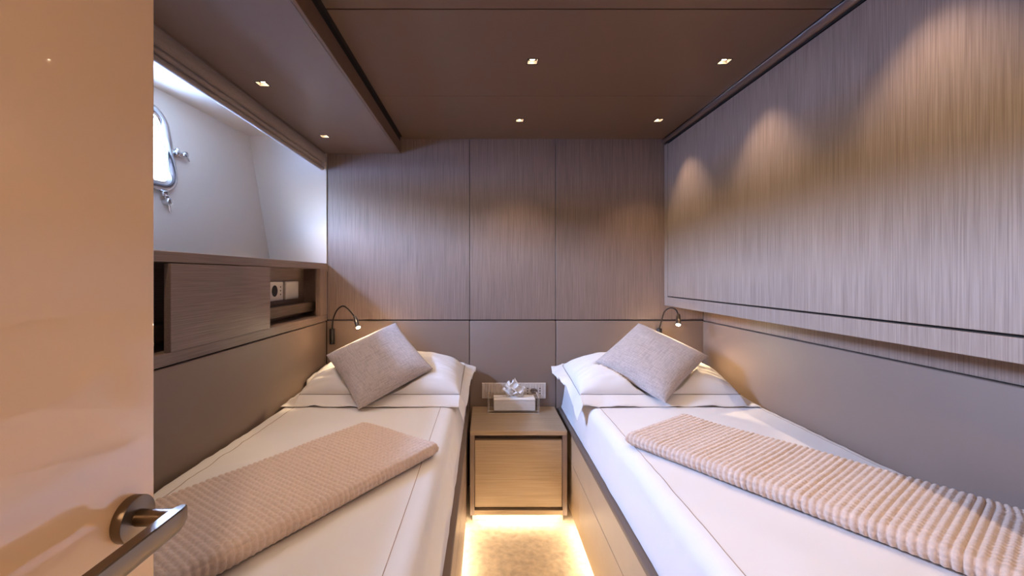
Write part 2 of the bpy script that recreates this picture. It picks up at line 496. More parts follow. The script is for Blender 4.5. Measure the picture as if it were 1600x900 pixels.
# grip: flat-topped bar with a rounded belly, mitred onto the neck
bm = bmesh.new()
prof = [(-.0050, .0100), (.0050, .0100), (.0062, .0090), (.0066, .004), (.0066, -.003), (.0060, -.0085), (.0042, -.0108), (0, -.0116), (-.0042, -.0108), (-.0060, -.0085), (-.0066, -.003), (-.0066, .004), (-.0062, .0090)]
rows = []
for t in range(25):
    s = t / 24
    y = HY + .0075 - s * 0.145
    k = 1.0
    if s < .10: k = 0.50 + 0.5 * math.sin(s / .10 * PI / 2)
    if s > .93: k = math.cos((s - .93) / .07 * 1.25)
    rows.append([(-0.3005 + x * (1 if s > .1 else k), y, HZ + .001 + (z * k if z < 0 else z * (0.75 + .25 * k))) for x, z in prof])
V = grid(bm, [r + [r[0]] for r in rows])
bmesh.ops.remove_doubles(bm, verts=bm.verts, dist=1e-5)
be = [e for e in bm.edges if len(e.link_faces) == 1]
bmesh.ops.holes_fill(bm, edges=be, sides=0)
bmesh.ops.recalc_face_normals(bm, faces=bm.faces)
smooth_angle(obj('lever', bm, M_bronze, hd), 32)

# ------------------------------------------------------------------ downlights
def downlight(x, y, z, label, i):
    t = thing('downlight', label, 'downlight', (x, y, z), 'square recessed downlights')
    bm = bmesh.new(); h = HB - 0.0006; d = 0.011; th = 0.0012
    box(bm, x - h, x + h, y - h, y - h + th, z, z + d); box(bm, x - h, x + h, y + h - th, y + h, z, z + d)
    box(bm, x - h, x - h + th, y - h + th, y + h - th, z, z + d); box(bm, x + h - th, x + h, y - h + th, y + h - th, z, z + d)
    obj('reflector', bm, M_reflector, t)
    obj('baffle', B(x - h, x + h, y - h, y + h, z + d + .0002, z + d + .003), M_black, t)
    bm = bmesh.new(); r = HB + .0015
    for a in ((x - r, x + r, y - r, y - r + .003), (x - r, x + r, y + r - .003, y + r), (x - r, x - r + .003, y - r, y + r), (x + r - .003, x + r, y - r, y + r)):
        box(bm, *a, z - .0012, z)
    obj('bezel', bm, M_black, t)
    obj('lens', cyl(bmesh.new(), (x, y, z + d - .003), (x, y, z + d), 0.009, 20), M_lens, t)
    ld = bpy.data.lights.new('downlight_lamp', 'SPOT'); ld.energy = DOWN_W; ld.color = WARM
    ld.spot_size = math.radians(84); ld.spot_blend = 0.7; ld.shadow_soft_size = 0.012
    lo = bpy.data.objects.new('downlight_lamp', ld); COL.objects.link(lo)
    lo.parent = t; lo.location = (0, 0, -0.004)
for i, ((x, y), lb) in enumerate(zip(CEIL_LIGHTS, (
        'square downlight in the ceiling middle, larger one nearer the viewer',
        'square downlight in the ceiling beside the big bunk panel, nearer the viewer',
        'square downlight in the ceiling middle, smaller one close to the back wall',
        'square downlight in the ceiling corner between back wall and bunk panel',
        'square downlight in the ceiling over the aisle, above the picture',
        'square downlight beside the bunk panel, above the picture',
        'square downlight beside the bunk panel, nearest the entrance'))):
    downlight(x, y, ZC, lb, i)
for i, ((x, y), lb) in enumerate(zip(SOFF_LIGHTS, (
        'square downlight in the lowered soffit, the one nearer the entrance door',
        'square downlight in the lowered soffit, the one close to the back wall',
        'square downlight in the lowered soffit hidden behind the entrance door'))):
    downlight(x, y, ZS, lb, i)
# corridor light behind the viewer
t = thing('corridor_light', 'round warm ceiling light in the corridor behind the viewer', 'ceiling light', (0.15, -0.75, ZC))
obj('diffuser', cyl(bmesh.new(), (0.15, -0.75, ZC - 0.022), (0.15, -0.75, ZC - 0.001), 0.09, 32, 0.004), emit('corridor_diffuser', (1.0, 0.68, 0.42), 60.0), t)
obj('trim_ring', tube(bmesh.new(), [(0.15 + .093 * math.cos(a * PI / 16), -.75 + .093 * math.sin(a * PI / 16), ZC - .006) for a in range(32)], .006, 8, close=True), M_chrome, t, True)

# ------------------------------------------------------------------ roman blind
t = thing('roman_blind', 'taupe fabric roman blind folded up under the soffit above the white niche', 'blind', (-0.90, 1.0, 1.857))
def lobe(cx, cz, rx, rz, n=22, drop=0.0):
    bm = bmesh.new()
    ys = [YF + .02 + (2.325 - YF - .02) * j / 60 for j in range(61)]
    rows = []
    for y in ys:
        row = []
        for k in range(n):
            a = 2 * PI * k / n
            w = 1 + 0.02 * noise.noise(Vector((y * 5, a * .7, cz * 30)))
            row.append((cx + rx * w * math.cos(a), y, cz + rz * w * math.sin(a) + .0015 * noise.noise(Vector((y * 3, 3.1, cz * 9)))))
        rows.append(row + [row[0]])
    grid(bm, rows)
    bmesh.ops.remove_doubles(bm, verts=bm.verts, dist=1e-6)
    bmesh.ops.holes_fill(bm, edges=[e for e in bm.edges if len(e.link_faces) == 1], sides=0)
    bmesh.ops.recalc_face_normals(bm, faces=bm.faces)
    return bm
obj('upper_fold', lobe(-0.900, 1.826, 0.020, 0.030), M_blind, t, True)
obj('middle_fold', lobe(-0.902, 1.789, 0.015, 0.0105), M_blind, t, True)
obj('lower_fold', lobe(-0.904, 1.771, 0.012, 0.009), M_blind, t, True)
obj('head_rail', B(-0.928, -0.886, YF + .03, 2.32, 1.845, 1.8568), M_soffit, t)

# ------------------------------------------------------------------ wall cabinet under the niche
t = thing('wall_cabinet', 'low oak wall cabinet with sliding door, set under the white window niche', 'cabinet', (-0.93, 1.0, 0.925))
bm = B(-1.30, XL, YF, YB - 0.002, 1.213, 1.244, 0.0015, 1)
obj('top_shelf', bm, M_oak_y, t)
obj('bottom_rail', B(-1.02, XL, YF, YB - 0.002, 0.926, 0.961, 0.0015, 1), M_oak_y, t)
obj('side_stile', B(-0.905, XL, 2.238, YB - 0.002, 0.961, 1.213), M_oak_z, t)
obj('inner_side', B(-1.02, -0.905, 2.322, YB - 0.002, 0.961, 1.213), M_oak_y, t)
obj('side_stile', B(-1.02, XL, YF, -0.2, 0.961, 1.213), M_oak_z, t)
obj('back_panel', B(-1.02, -1.005, -0.2, 2.322, 0.961, 1.213), M_oak_y, t)
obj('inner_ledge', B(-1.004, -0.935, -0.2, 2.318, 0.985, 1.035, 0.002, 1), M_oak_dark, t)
sd = obj('sliding_door', B(XL - 0.014, XL + 0.006, 1.166, 1.706, 0.9615, 1.2095, 0.0012, 1), M_oak_y, t)
# two switch plates inside the cabinet
t2 = thing('power_socket', 'pale square power socket in the cabinet opening, touching the sliding door edge', 'socket', (-1.003, 1.99, 1.056), 'plates inside the wall cabinet')
obj('plate', B(-1.005, -0.995, 1.930, 2.065, 1.056, 1.147, 0.002, 2), M_plate_in, t2)
bm = cyl(bmesh.new(), (-0.9955, 1.982, 1.103), (-0.9942, 1.982, 1.103), 0.027, 28)
obj('socket_face', bm, M_hole, t2)
bm = bmesh.new()
for dz in (-.018, 0, .018):
    cyl(bm, (-.9955, 2.038, 1.103 + dz), (-.9942, 2.038, 1.103 + dz), .004, 12)
obj('pin_holes', bm, M_hole, t2)
t2 = thing('switch_plate', 'plain pale square blanking plate in the cabinet, nearer the back wall', 'switch plate', (-1.003, 2.16, 1.056), 'plates inside the wall cabinet')
obj('plate', B(-1.005, -0.993, 2.088, 2.230, 1.056, 1.147, 0.002, 2), M_plate_in, t2)
obj('rocker', B(-0.993, -0.9905, 2.094, 2.224, 1.060, 1.143, 0.002, 2), M_plate_in, t2)

# ------------------------------------------------------------------ closed bunk on the right wall
t = thing('folding_bunk', 'closed pull-down bunk, wide grey-brown oak panel above the right bed', 'bunk', (1.10, 1.0, 1.01))
ZG = 1.061
obj('bottom_frame', B(1.0, 1.20, YF, 2.338, 1.010, ZG - 0.0025, 0.0012, 1), M_oak_zw, t)
obj('end_frame', B(1.0, 1.20, 2.297, 2.338, ZG - 0.0025, 1.902), M_oak_zw, t)
obj('bunk_panel', B(1.0, 1.018, YF, 2.293, ZG + 0.0035, 1.898, 0.0012, 1), M_oak_zw, t)
obj('carcass', B(1.02, 1.20, YF, 2.296, ZG - .002, 1.902), M_gap, t)

# ------------------------------------------------------------------ berth bases
def berth(side, label, y0):
    """side -1: left berth along the left wall, +1: right one."""
    X = lambda v: (-0.088 - v) if side < 0 else (0.405 + v)   # v runs from the aisle face to the wall
    def bx(v0, v1, ya, yb, za, zb, bev=0.0, seg=1):
        a, b = sorted((X(v0), X(v1)))
        return B(a, b, ya, yb, za, zb, bev, seg)
    W = 0.785 if side < 0 else 0.80
    t = thing('berth_base', label, 'bed base', (X(W / 2), (y0 + YB) / 2, 0.0), 'built-in berths')
    obj('plinth', bx(0.035, W, y0, YB - .02, 0.0, 0.056), M_floor, t)
    obj('carcass', bx(0.018, W, y0, YB - .016, 0.056, 0.425), M_rim, t)
    obj('upper_board', bx(0.0, 0.0178, y0, YB - .016, 0.2965, 0.424, 0.0012), M_oak_y if side < 0 else M_board, t)
    o = obj('top_rim', bx(-0.003, 0.030, y0, YB - .016, 0.4245, 0.446, 0.005, 3), M_rim, t, label='brown leather-wrapped edge')
    smooth_angle(o)
    ys = [YB - .016, 1.795, 1.16, y0]
    for a, b in zip(ys[1:], ys[:-1]):
        obj('drawer_front', bx(0.0, 0.0178, a + .0012, b - .0012, 0.058, 0.2935, 0.0012), M_oak_y if side < 0 else M_board, t)
    obj('led_strip', bx(0.006, 0.016, y0 + .05, 1.97, 0.046, 0.0535), M_led, t)
    return t
M_board = plain('tan_board', (0.46, 0.34, 0.215), rough=0.45, noise_amt=0.04, noise_scale=8)
berth(-1, 'built-in berth base along the left wall, under the cabinet', 0.52)
berth(1, 'built-in berth base with tan drawer fronts under the wall bunk', 0.30)

# ------------------------------------------------------------------ mattresses made up with white sheets
ZM = 0.615
def sheet_z(x, y, side):
    """Wrinkled top surface height."""
    v = Vector((x * 3.2, y * 1.6, 4.0 * side))
    w = 0.0038 * noise.noise(v) + 0.0026 * noise.noise(Vector((x * 6 + y * 5, y * 9 - x * 3, 7.7 * side)))
    r = noise.noise(Vector((x * 2.2 + y * 3.0, (y - x) * 11, 2.2 * side)))
    w += 0.0028 * max(0.0, 0.35 - abs(r)) / 0.35 * (0.5 + noise.noise(Vector((x * 2, y * 2, 9))))
    return ZM + w

def mattress(side, label, y0):
    X = lambda v: (-0.104 - v) if side < 0 else (0.421 + v)
    W = 0.766 if side < 0 else 0.778
    t = thing('mattress', label, 'mattress', (X(W / 2), (y0 + YB) / 2, 0.447), 'made-up mattresses')
    prof = [(0.000, 0.449)]
    for k in range(1, 8):
        s = k / 8; prof.append((0.002 + 0.016 * s, 0.449 + 0.118 * s))
    for k in range(9):
        a = PI - (PI / 2) * k / 8
        prof.append((0.018 + 0.045 + 0.045 * math.cos(a), 0.570 + 0.045 * math.sin(a)))
    m = 46
    for k in range(1, m + 1):
        prof.append((0.063 + (W - 0.063 - 0.03) * k / m, ZM))
    for k in range(1, 7):
        a = PI / 2 * (1 - k / 6)
        prof.append((W - 0.03 + 0.03 * math.cos(a), ZM - 0.03 + 0.03 * math.sin(a)))
    prof.append((W, 0.449))
    bm = bmesh.new()
    ny = 150; rows = []
    ye = YB - 0.02
    for j in range(ny + 1):
        y = y0 + (ye - y0) * j / ny
        row = []
        for v, z in prof:
            top = max(0.0, (z - 0.50) / (ZM - 0.50))
            x = X(v)
            zz = z + (sheet_z(x, y, side) - ZM) * top
            out = 0.0
            if v < 0.05:
                q = 1 - top * 0.7
                out = 0.005 * q * noise.noise(Vector((y * 7, z * 4, 3.3 * side))) + 0.003 * q * noise.noise(Vector((y * 22 + z * 10, z * 5, 1.7)))
                if z < 0.46: out = abs(out) * 0.5
            f = min(1, (y - y0) / 0.04); 
            zz -= (1 - math.sqrt(max(0, 1 - (1 - f) ** 2))) * 0.04 * top
            row.append((X(v - out * 1.0), y, zz))
        rows.append(row + [row[0]])
    grid(bm, rows)
    bmesh.ops.remove_doubles(bm, verts=bm.verts, dist=1e-6)
    bmesh.ops.holes_fill(bm, edges=[e for e in bm.edges if len(e.link_faces) == 1], sides=0)
    bmesh.ops.recalc_face_normals(bm, faces=bm.faces)
    o = obj('sheet', bm, M_linen, t); smooth_angle(o, 60)
    for xs in ((-0.812, -0.190) if side < 0 else (0.488, 1.158)):
        bm = bmesh.new(); rows = []
        for j in range(181):
            y = y0 + .05 + (ye - .02 - y0 - .05) * j / 180
            c = xs + 0.0015 * noise.noise(Vector((y * 2.0, xs, 0)))
            z = sheet_z(c, y, side)
            rows.append([(c - .0010, y, z - .001), (c - .0009, y, z + .0008), (c + .0009, y, z + .0008), (c + .0010, y, z - .001)])
        grid(bm, rows)
        obj('hem_stitch', bm, M_stitch, t)
mattress(-1, 'mattress made up with a white hem-stitched sheet on the left berth', 0.55)
mattress(1, 'mattress made up with a white hem-stitched sheet under the wall bunk', 0.33)

# ------------------------------------------------------------------ cushions (pose solved as centre + rotation vector)
def rotvec(r):
    v = Vector(r); return Matrix.Rotation(v.length, 3, v.normalized())
CUSH = {}
S = 0.355
def cush_half(u, v):
    """Half thickness of a cushion at u, v in [-1, 1]."""
    k = max(0.0, (1 - abs(u) ** 2.6)) * max(0.0, (1 - abs(v) ** 2.6))
    return 0.060 * k ** 0.46
def cushion(key, c, r, label):
    R = rotvec(r) @ Matrix.Rotation(PI / 2, 3, 'X')        # local XY plane -> the cushion's face
    # corners of the fitted square lie on the rotated X and Z axes: turn by 45 degrees
    R = rotvec(r) @ Matrix(((1, 0, 0), (0, 0, -1), (0, 1, 0))) @ Matrix.Rotation(PI / 4, 3, 'Z')
    CUSH[key] = (Vector(c), R)
    N = 44
    bm = bmesh.new()
    def pt(u, v, s):
        # edges pulled in between the corners
        pu = 1 - 0.045 * (1 - v * v) ** 1.0; pv = 1 - 0.045 * (1 - u * u)
        w = s * cush_half(u, v)
        w += 0.004 * noise.noise(Vector((u * 2.2 + 5 * s, v * 2.2, key))) * (1 - max(abs(u), abs(v)) ** 6)
        e = max(abs(u), abs(v))
        w += 0.003 * (1 - e ** 8) * noise.noise(Vector((u * 7, v * 7, 3 + key)))* (e ** 2)
        return Vector((u * S / 2 * pu, v * S / 2 * pv, w))
    for s in (1, -1):
        rows = []
        for i in range(N + 1):
            u = math.sin((i / N - .5) * PI)
            rows.append([Vector(c) + R @ pt(u, math.sin((j / N - .5) * PI), s) for j in range(N + 1)])
        grid(bm, rows)
    bmesh.ops.remove_doubles(bm, verts=bm.verts, dist=3e-4)
    bmesh.ops.recalc_face_normals(bm, faces=bm.faces)
    for v in bm.verts: v.co -= Vector(c)
    # keep object axes aligned with the weave
    Ri = R.transposed()
    for v in bm.verts: v.co = Ri @ v.co
    t = obj('cushion', bm, M_cushion, None, True)
    t.matrix_world = Matrix.Translation(Vector(c)) @ R.to_4x4()
    tag(t, label, 'cushion', 'grey linen cushions')
    # corded edge
    pts = []
    for a in range(4):
        for k in range(24):
            q = -1 + 2 * k / 24
            u, v = ((q, -1), (1, q), (-q, 1), (-1, -q))[a]
            pts.append(pt(u * .999, v * .999, 0))
    bm = bmesh.new(); tube(bm, pts, 0.0016, 6, close=True)
    me = bpy.data.meshes.new('edge_seam'); bm.to_mesh(me); bm.free(); me.materials.append(M_cushion)
    o = bpy.data.objects.new('edge_seam', me); COL.objects.link(o); o.parent = t
    return t
cushion(1, (-0.4845, 1.915, 0.782), (-0.8926, 0.1371, -0.0381), 'grey linen square cushion propped on the left bed pillow')
cushion(2, (0.7724, 1.957, 0.787), (-0.9683, -0.0025, -0.1774), 'grey linen square cushion propped on the pillow under the wall bunk')

# ------------------------------------------------------------------ pillows in oxford cases
def press(p, key):
    """Lower a point of the pillow's top where the cushion lies on it."""
    c, R = CUSH[key]
    for _ in range(40):
        q = R.transposed() @ (p - c)
        u, v = q.x / (S / 2), q.y / (S / 2)
        if abs(u) > 1.06 or abs(v) > 1.06: return p
        lim = -(cush_half(min(1, max(-1, u)), min(1, max(-1, v))) + 0.009)
        if q.z <= lim: return p
        p = p - Vector((0, 0, max(0.002, (q.z - lim) * 0.6)))
        if p.z < ZM + 0.012: return Vector((p.x, p.y, ZM + 0.012))
    return p

def pillow(key, x0, x1, label):
    side = -1 if key == 1 else 1
    xc, hw = (x0 + x1) / 2, (x1 - x0) / 2
    ya, yb = 1.775, 2.285
    yc, hl = (ya + yb) / 2, (yb - ya) / 2
    t = thing('pillow', label, 'pillow', (xc, yc, ZM), 'white oxford pillows')
    fl = 0.058
    bu, bv = 1 - fl / hw, 1 - fl / hl
    aisle = -side     # sign of x towards the aisle
    def midz(u, v):
        z = 0.648 + 0.052 * (v + 1) / 2
        return z
    def surf(u, v, s):
        x = xc + u * hw; y = yc + v * hl
        au, av = abs(u) / bu, abs(v) / bv
        body = 0.0
        if au < 1 and av < 1:
            body = ((1 - au ** 2.8) * (1 - av ** 2.6)) ** 0.46
        z = midz(u, v)
        if s > 0:
            H = 0.112 * (1 + 0.10 * noise.noise(Vector((u * 1.6, v * 1.6, 3.0 + key))))
            z += H * body + 0.004
            z += 0.010 * body * noise.noise(Vector((u * 4, v * 5, 11 + key)))
            # creases towards the aisle seam
            z += 0.0065 * (1 if au < 1.0 else 0) * noise.noise(Vector((u * 5, v * 13, 5 + key))) * min(1, body * 2)
        else:
            z -= 0.05 * body - 0.0
        if body == 0.0:
            fu, fv = max(0.0, abs(u) - bu) / (1 - bu), max(0.0, abs(v) - bv) / (1 - bv)
            f = max(fu, fv)
            wave = 0.010 * noise.noise(Vector((u * 5.5, v * 4.5, 21 + key))) + 0.002 * noise.noise(Vector((u * 13, v * 11, 8 + key)))
            z += wave * f * (1.6 if u * aisle > bu else 1.0)
            if v < -bv:
                z -= 0.030 * fv
            if u * aisle > bu:        # over the bed's edge: front hangs, rear sticks out
                z += fu * (-0.022 if v > 0.2 else -0.060 * min(1.0, (0.2 - v) * 1.2))
                x -= aisle * 0.034 * fu * max(0.0, min(1.0, (0.2 - v) * 1.2))
                x -= aisle * 0.008 * fu * (math.sin(v * 4.2 + key) + .4)
            if u * aisle < -bu:
                z -= fu * 0.035 * (1 if v < 0 else .3)
        p = Vector((x, y, z))
        if s > 0:
            p = press(p, key)
        over = max(0.0, (p.x + 0.165) if side < 0 else (0.490 - p.x))
        lowlim = ZM + (0.0045 if s < 0 else 0.0075)
        lowlim -= 2.2 * over ** 1.35
        if p.z < lowlim: p = Vector((p.x, p.y, lowlim))
        return p
    def axis(b, n, m):
        a = [-1 + (1 - b) * k / m for k in range(m)]
        c = [-b * math.cos(PI * k / n) for k in range(n + 1)]
        return a + [-b - 1e-6] + c[1:-1] + [b + 1e-6] + [-q for q in a[::-1]]
    AU, AV = axis(bu, 110, 8), axis(bv, 84, 8)
    NU, NV = len(AU) - 1, len(AV) - 1
    bm = bmesh.new()
    top = [[surf(AU[i], AV[j], 1) for j in range(NV + 1)] for i in range(NU + 1)]
    bot = [[surf(AU[i], AV[j], -1) for j in range(NV + 1)] for i in range(NU + 1)]
    for i in range(NU + 1):
        for j in range(NV + 1):
            if bot[i][j].z > top[i][j].z - .003: bot[i][j] = top[i][j] - Vector((0, 0, .003))
    a = grid(bm, top); b = grid(bm, bot)
    bmesh.ops.reverse_faces(bm, faces=[f for f in bm.faces if f.verts[0] in set()])
    rim = [(i, 0) for i in range(NU)] + [(NU, j) for j in range(NV)] + [(i, NV) for i in range(NU, 0, -1)] + [(0, j) for j in range(NV, 0, -1)]
    for k in range(len(rim)):
        i, j = rim[k]; i2, j2 = rim[(k + 1) % len(rim)]
        bm.faces.new((a[i][j], a[i2][j2], b[i2][j2], b[i][j]))
    bmesh.ops.recalc_face_normals(bm, faces=bm.faces)
    o = obj('pillowcase', bm, M_linen, t, True)
    # hem stitching where the flange meets the body
    pts = []
    for seg, n in ((0, 90), (1, 60), (2, 90), (3, 60)):
        for k in range(n):
            q = -1 + 2 * k / n
            u, v = ((q, -1), (1, q), (-q, 1), (-1, -q))[seg]
            pts.append(surf(u * bu * 1.012, v * bv * 1.012, 1) + Vector((0, 0, 0.0010)))
    bm = bmesh.new(); tube(bm, pts, 0.0011, 6, close=True)
    obj('hem_stitch', bm, M_hem, t)
pillow(1, -0.866, -0.054, 'white flanged pillow at the head of the left bed')
pillow(2, 0.358, 1.168, 'white flanged pillow at the head of the bed under the wall bunk')

# ------------------------------------------------------------------ folded plush blankets
def blanket(key, c, d, W, L, label, wall):
    d = Vector((d[0], d[1], 0)).normalized(); q = Vector((-d.y, d.x, 0))
    H = 0.044; P = 0.0147
    # cross-section: rounded flat stack, front fold fuller
    per = []
    rad = H / 2
    flat = W - 2 * rad
    step = 0.00245
    n1 = int(flat / step)
    for k in range(n1): per.append((-flat / 2 + flat * k / n1, rad, Vector((0, 1))))
    na = int(PI * rad / step)
    for k in range(na):
        a = PI / 2 - PI * k / na; per.append((flat / 2 + rad * math.cos(a), rad * math.sin(a), Vector((math.cos(a), math.sin(a)))))
    nb = 24
    for k in range(nb): per.append((flat / 2 - flat * k / nb, -rad, Vector((0, -1))))
    for k in range(na):
        a = -PI / 2 - PI * k / na; per.append((-flat / 2 + rad * math.cos(a), rad * math.sin(a), Vector((math.cos(a), math.sin(a)))))
    # arc length along the section
    al = [0.0]
    for k in range(1, len(per)):
        al.append(al[-1] + math.hypot(per[k][0] - per[k - 1][0], per[k][1] - per[k - 1][1]))
    ns = int(L / 0.0025)
    bm = bmesh.new(); rows = []
    for i in range(ns + 1):
        s = L * i / ns
        k = 1.0
        for e in (s, L - s):
            if e < 0.018: k = min(k, math.sqrt(max(0.0, 1 - (1 - e / 0.018) ** 2)))
        kk = max(k, .02)
        rib = math.sqrt(abs(math.sin(PI * s / P)))
        row = []
        for (w, z, n), a in zip(per, al):
            nub = math.sqrt(abs(math.sin(PI * a / P)))
            up = 1.0 if n.y > -0.9 else 0.0
            dsp = (0.0042 * rib + 0.0032 * nub * (0.3 + 0.7 * rib) - 0.0060) * up
            dsp += 0.0012 * noise.noise(Vector((s * 60, a * 60, key))) * up
            ww = w + n.x * dsp + 0.004 * noise.noise(Vector((s * 6, 2.0, key)))
            zz = z * kk + n.y * dsp * (kk ** .5)
            zz += H / 2 * 0
            p = Vector(c) + d * s + q * ww
            sag = 0.006 * noise.noise(Vector((s * 4, w * 5, 5.0 + key))) if z > -0.01 else 0.0
            rise = 0.0
            if wall > 0 and p.x > 1.13:
                e = p.x - 1.13; x2 = 1.13 + 0.064 * math.tanh(e / 0.085); rise = max(0.0, (p.x - x2)) * 0.25; p.x = x2
            if wall < 0 and p.x < -0.80:
                e = -0.80 - p.x; x2 = -0.80 - 0.064 * math.tanh(e / 0.085); rise = max(0.0, (x2 - p.x)) * 0.25; p.x = x2
            base = ZM + 0.0065 + H / 2
            p.z = base + zz + sag * kk + min(rise, .03) * (0.5 + z / H)
            row.append(p)
        rows.append(row + [row[0]])
    V = grid(bm, rows)
    bmesh.ops.remove_doubles(bm, verts=bm.verts, dist=1e-5)
    bmesh.ops.holes_fill(bm, edges=[e for e in bm.edges if len(e.link_faces) == 1], sides=0)
    bmesh.ops.recalc_face_normals(bm, faces=bm.faces)
    o = obj('blanket', bm, M_blanket, None, True)
    tag(o, label, 'blanket', 'folded plush blankets')
    return o
blanket(1, (-0.285, 1.390, 0), (-0.545, -0.838), 0.345, 0.88, 'beige ribbed plush blanket folded across the left bed', -1)
blanket(2, (0.600, 1.473, 0), (0.570, -0.822), 0.352, 0.95, 'beige ribbed plush blanket folded across the bed under the wall bunk', 1)

# ------------------------------------------------------------------ nightstand
NX0, NX1, NY0, NY1 = -0.0705, 0.3835, 1.958, 2.322
t = thing('nightstand', 'small oak nightstand with one drawer between the two beds', 'nightstand', (0.155, 2.1, 0.0))
obj('top', B(NX0, NX1, NY0, NY1, 0.429, 0.451, 0.0015, 1), M_oak_x, t)
for a, b in ((NX0, NX0 + .021), (NX1 - .021, NX1)):
    obj('side_panel', B(a, b, NY0 + .002, NY1, 0.055, 0.4288), M_oak_z, t)
obj('bottom_panel', B(NX0 + .0212, NX1 - .0212, NY0 + .002, NY1, 0.055, 0.078), M_oak_x, t)
dr = obj('drawer', B(NX0 + .0225, NX1 - .0225, NY0 + .010, NY0 + .030, 0.089, 0.404, 0.0015, 1), M_oak_x, t)
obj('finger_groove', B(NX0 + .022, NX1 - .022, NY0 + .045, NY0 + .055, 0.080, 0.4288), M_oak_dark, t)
obj('toe_board', B(NX0 + .01, NX1 - .01, 2.015, 2.03, 0.0, 0.0548), M_floor, t)
obj('led_strip', B(NX0 + .03, NX1 - .03, NY0 + .012, NY0 + .024, 0.049, 0.0545), M_led, t)

# ------------------------------------------------------------------ rug in the aisle
bm = bmesh.new(); rows = []
rx0, rx1, ry0, ry1 = -0.100, 0.416, 0.10, 1.985
for i in range(90):
    x = rx0 + (rx1 - rx0) * i / 89
    rows.append([(x, ry0 + (ry1 - ry0) * j / 240, 0.008 + 0.0022 * noise.noise(Vector((x * 60, j * .45, 0)))) for j in range(241)])
V = grid(bm, rows)
rim = [V[i][0] for i in range(90)] + [V[89][j] for j in range(1, 241)] + [V[i][240] for i in range(88, -1, -1)] + [V[0][j] for j in range(239, 0, -1)]
low = [bm.verts.new((v.co.x, v.co.y, 0.001)) for v in rim]
for k in range(len(rim)):
    bm.faces.new((rim[k], rim[(k + 1) % len(rim)], low[(k + 1) % len(rim)], low[k]))
bmesh.ops.recalc_face_normals(bm, faces=bm.faces)
tag(obj('rug', bm, M_rug, None, True), 'mottled beige pile rug on the floor of the aisle between the beds', 'rug')

# ------------------------------------------------------------------ wall plates above the nightstand
def ribbed_plate(name, label, x0, x1, socket):
    z0, z1, yf = 0.496, 0.582, 2.3268
    t = thing(name, label, 'socket plate' if socket else 'switch plate', ((x0 + x1) / 2, yf, (z0 + z1) / 2), 'plates above the nightstand')
    obj('backing', B(x0, x1, yf - .007, yf, z0, z1, .0012, 1), M_plate, t)
    n = int((x1 - x0) / 0.0145)
    w = (x1 - x0) / n
    cx = (x0 + x1) / 2 + .012
    for k in range(n):
        obj('rib', B(x0 + k * w + .0011, x0 + (k + 1) * w - .0011, yf - .0095, yf - .007, z0 + .001, z1 - .001, .0008, 1), M_plate, t)
    if socket:
        bm = bmesh.new()
        # horizontal oval face
        pts = [(cx + .021 * math.cos(a * PI / 16), .539 + .0145 * math.sin(a * PI / 16)) for a in range(32)]
        a = [bm.verts.new((x, yf - .0095, z)) for x, z in pts]; b = [bm.verts.new((x, yf - .0102, z)) for x, z in pts]
        for k in range(32): bm.faces.new((a[k], a[(k + 1) % 32], b[(k + 1) % 32], b[k]))
        bm.faces.new(b)
        obj('socket_face', bm, M_rim, t)
        bm = bmesh.new()
        for dx in (-.011, 0, .011): cyl(bm, (cx + dx, yf - .0101, .539), (cx + dx, yf - .0108, .539), .003, 12)
        for dx in (-.034, .034):
            for dz in (-.014, 0, .014): box(bm, cx + dx - .003, cx + dx + .003, yf - .0104, yf - .009, .539 + dz - .003, .539 + dz + .003)
        obj('pin_holes', bm, M_hole, t)
ribbed_plate('switch_plate', 'ribbed ivory wall plate without sockets, above the nightstand', -0.018, 0.166, False)
ribbed_plate('power_socket', 'ribbed ivory wall plate with an oval socket, above the nightstand', 0.178, 0.336, True)

# ------------------------------------------------------------------ tissues in a clear holder
AX0, AX1, AY0, AY1, AZ = 0.0135, 0.284, 2.205, 2.315, 0.4515
t = thing('tissue_holder', 'clear acrylic tissue holder on the nightstand', 'tissue holder', (0.149, 2.26, AZ))
obj('base_slab', B(AX0, AX1, AY0, AY1, AZ, AZ + .012, .001, 1), M_acrylic, t)
obj('front_wall', B(AX0, AX1, AY0, AY0 + .006, AZ + .0122, AZ + .082, .0008, 1), M_acrylic, t)
obj('rear_wall', B(AX0, AX1, AY1 - .006, AY1, AZ + .0122, AZ + .082, .0008, 1), M_acrylic, t)
for a, b in ((AX0, AX0 + .006), (AX1 - .006, AX1)):
    obj('side_wall', B(a, b, AY0 + .0062, AY1 - .0062, AZ + .0122, AZ + .082, .0008, 1), M_acrylic, t)
bm = bmesh.new(); q = .0016
for z in (AZ + .0005, AZ + .012, AZ + .0822):
    for y in (AY0 - .0004, AY1 - .0012):
        if z == AZ + .012 and y > AY0: continue
        box(bm, AX0, AX1, y, y + q, z, z + q)
for x in (AX0 - .0004, AX1 - .0012, AX0 + .006, AX1 - .0076):
    box(bm, x, x + q, AY0 - .0004, AY0 + .0012, AZ, AZ + .0838)
for x in (AX0 + .002, AX1 - .004):
    box(bm, x, x + .002, AY0, AY1, AZ + .0822, AZ + .0838)
obj('painted_edge_glow', bm, M_edge, t)  # thin pale strips added along the holder, painting its edges as if lit
t = thing('tissue_stack', 'stack of white tissues with one pulled up, inside the clear holder', 'tissues', (0.156, 2.26, AZ + .012))
bm = bmesh.new(); rows = []
nl = 14
for k in range(nl):     # separate sheets, each folded edge a little proud of the next
    z0 = AZ + .0125 + .056 * k / nl
    e = .0012 * ((k % 2) - .5) + .0008 * random.uniform(-1, 1)
    box(bm, 0.047 - e, 0.265 + e, AY0 + .010 - e, AY1 - .010 + e, z0, z0 + .056 / nl - .0004, .0008, 1)
obj('folded_sheets', bm, M_tissue, t)
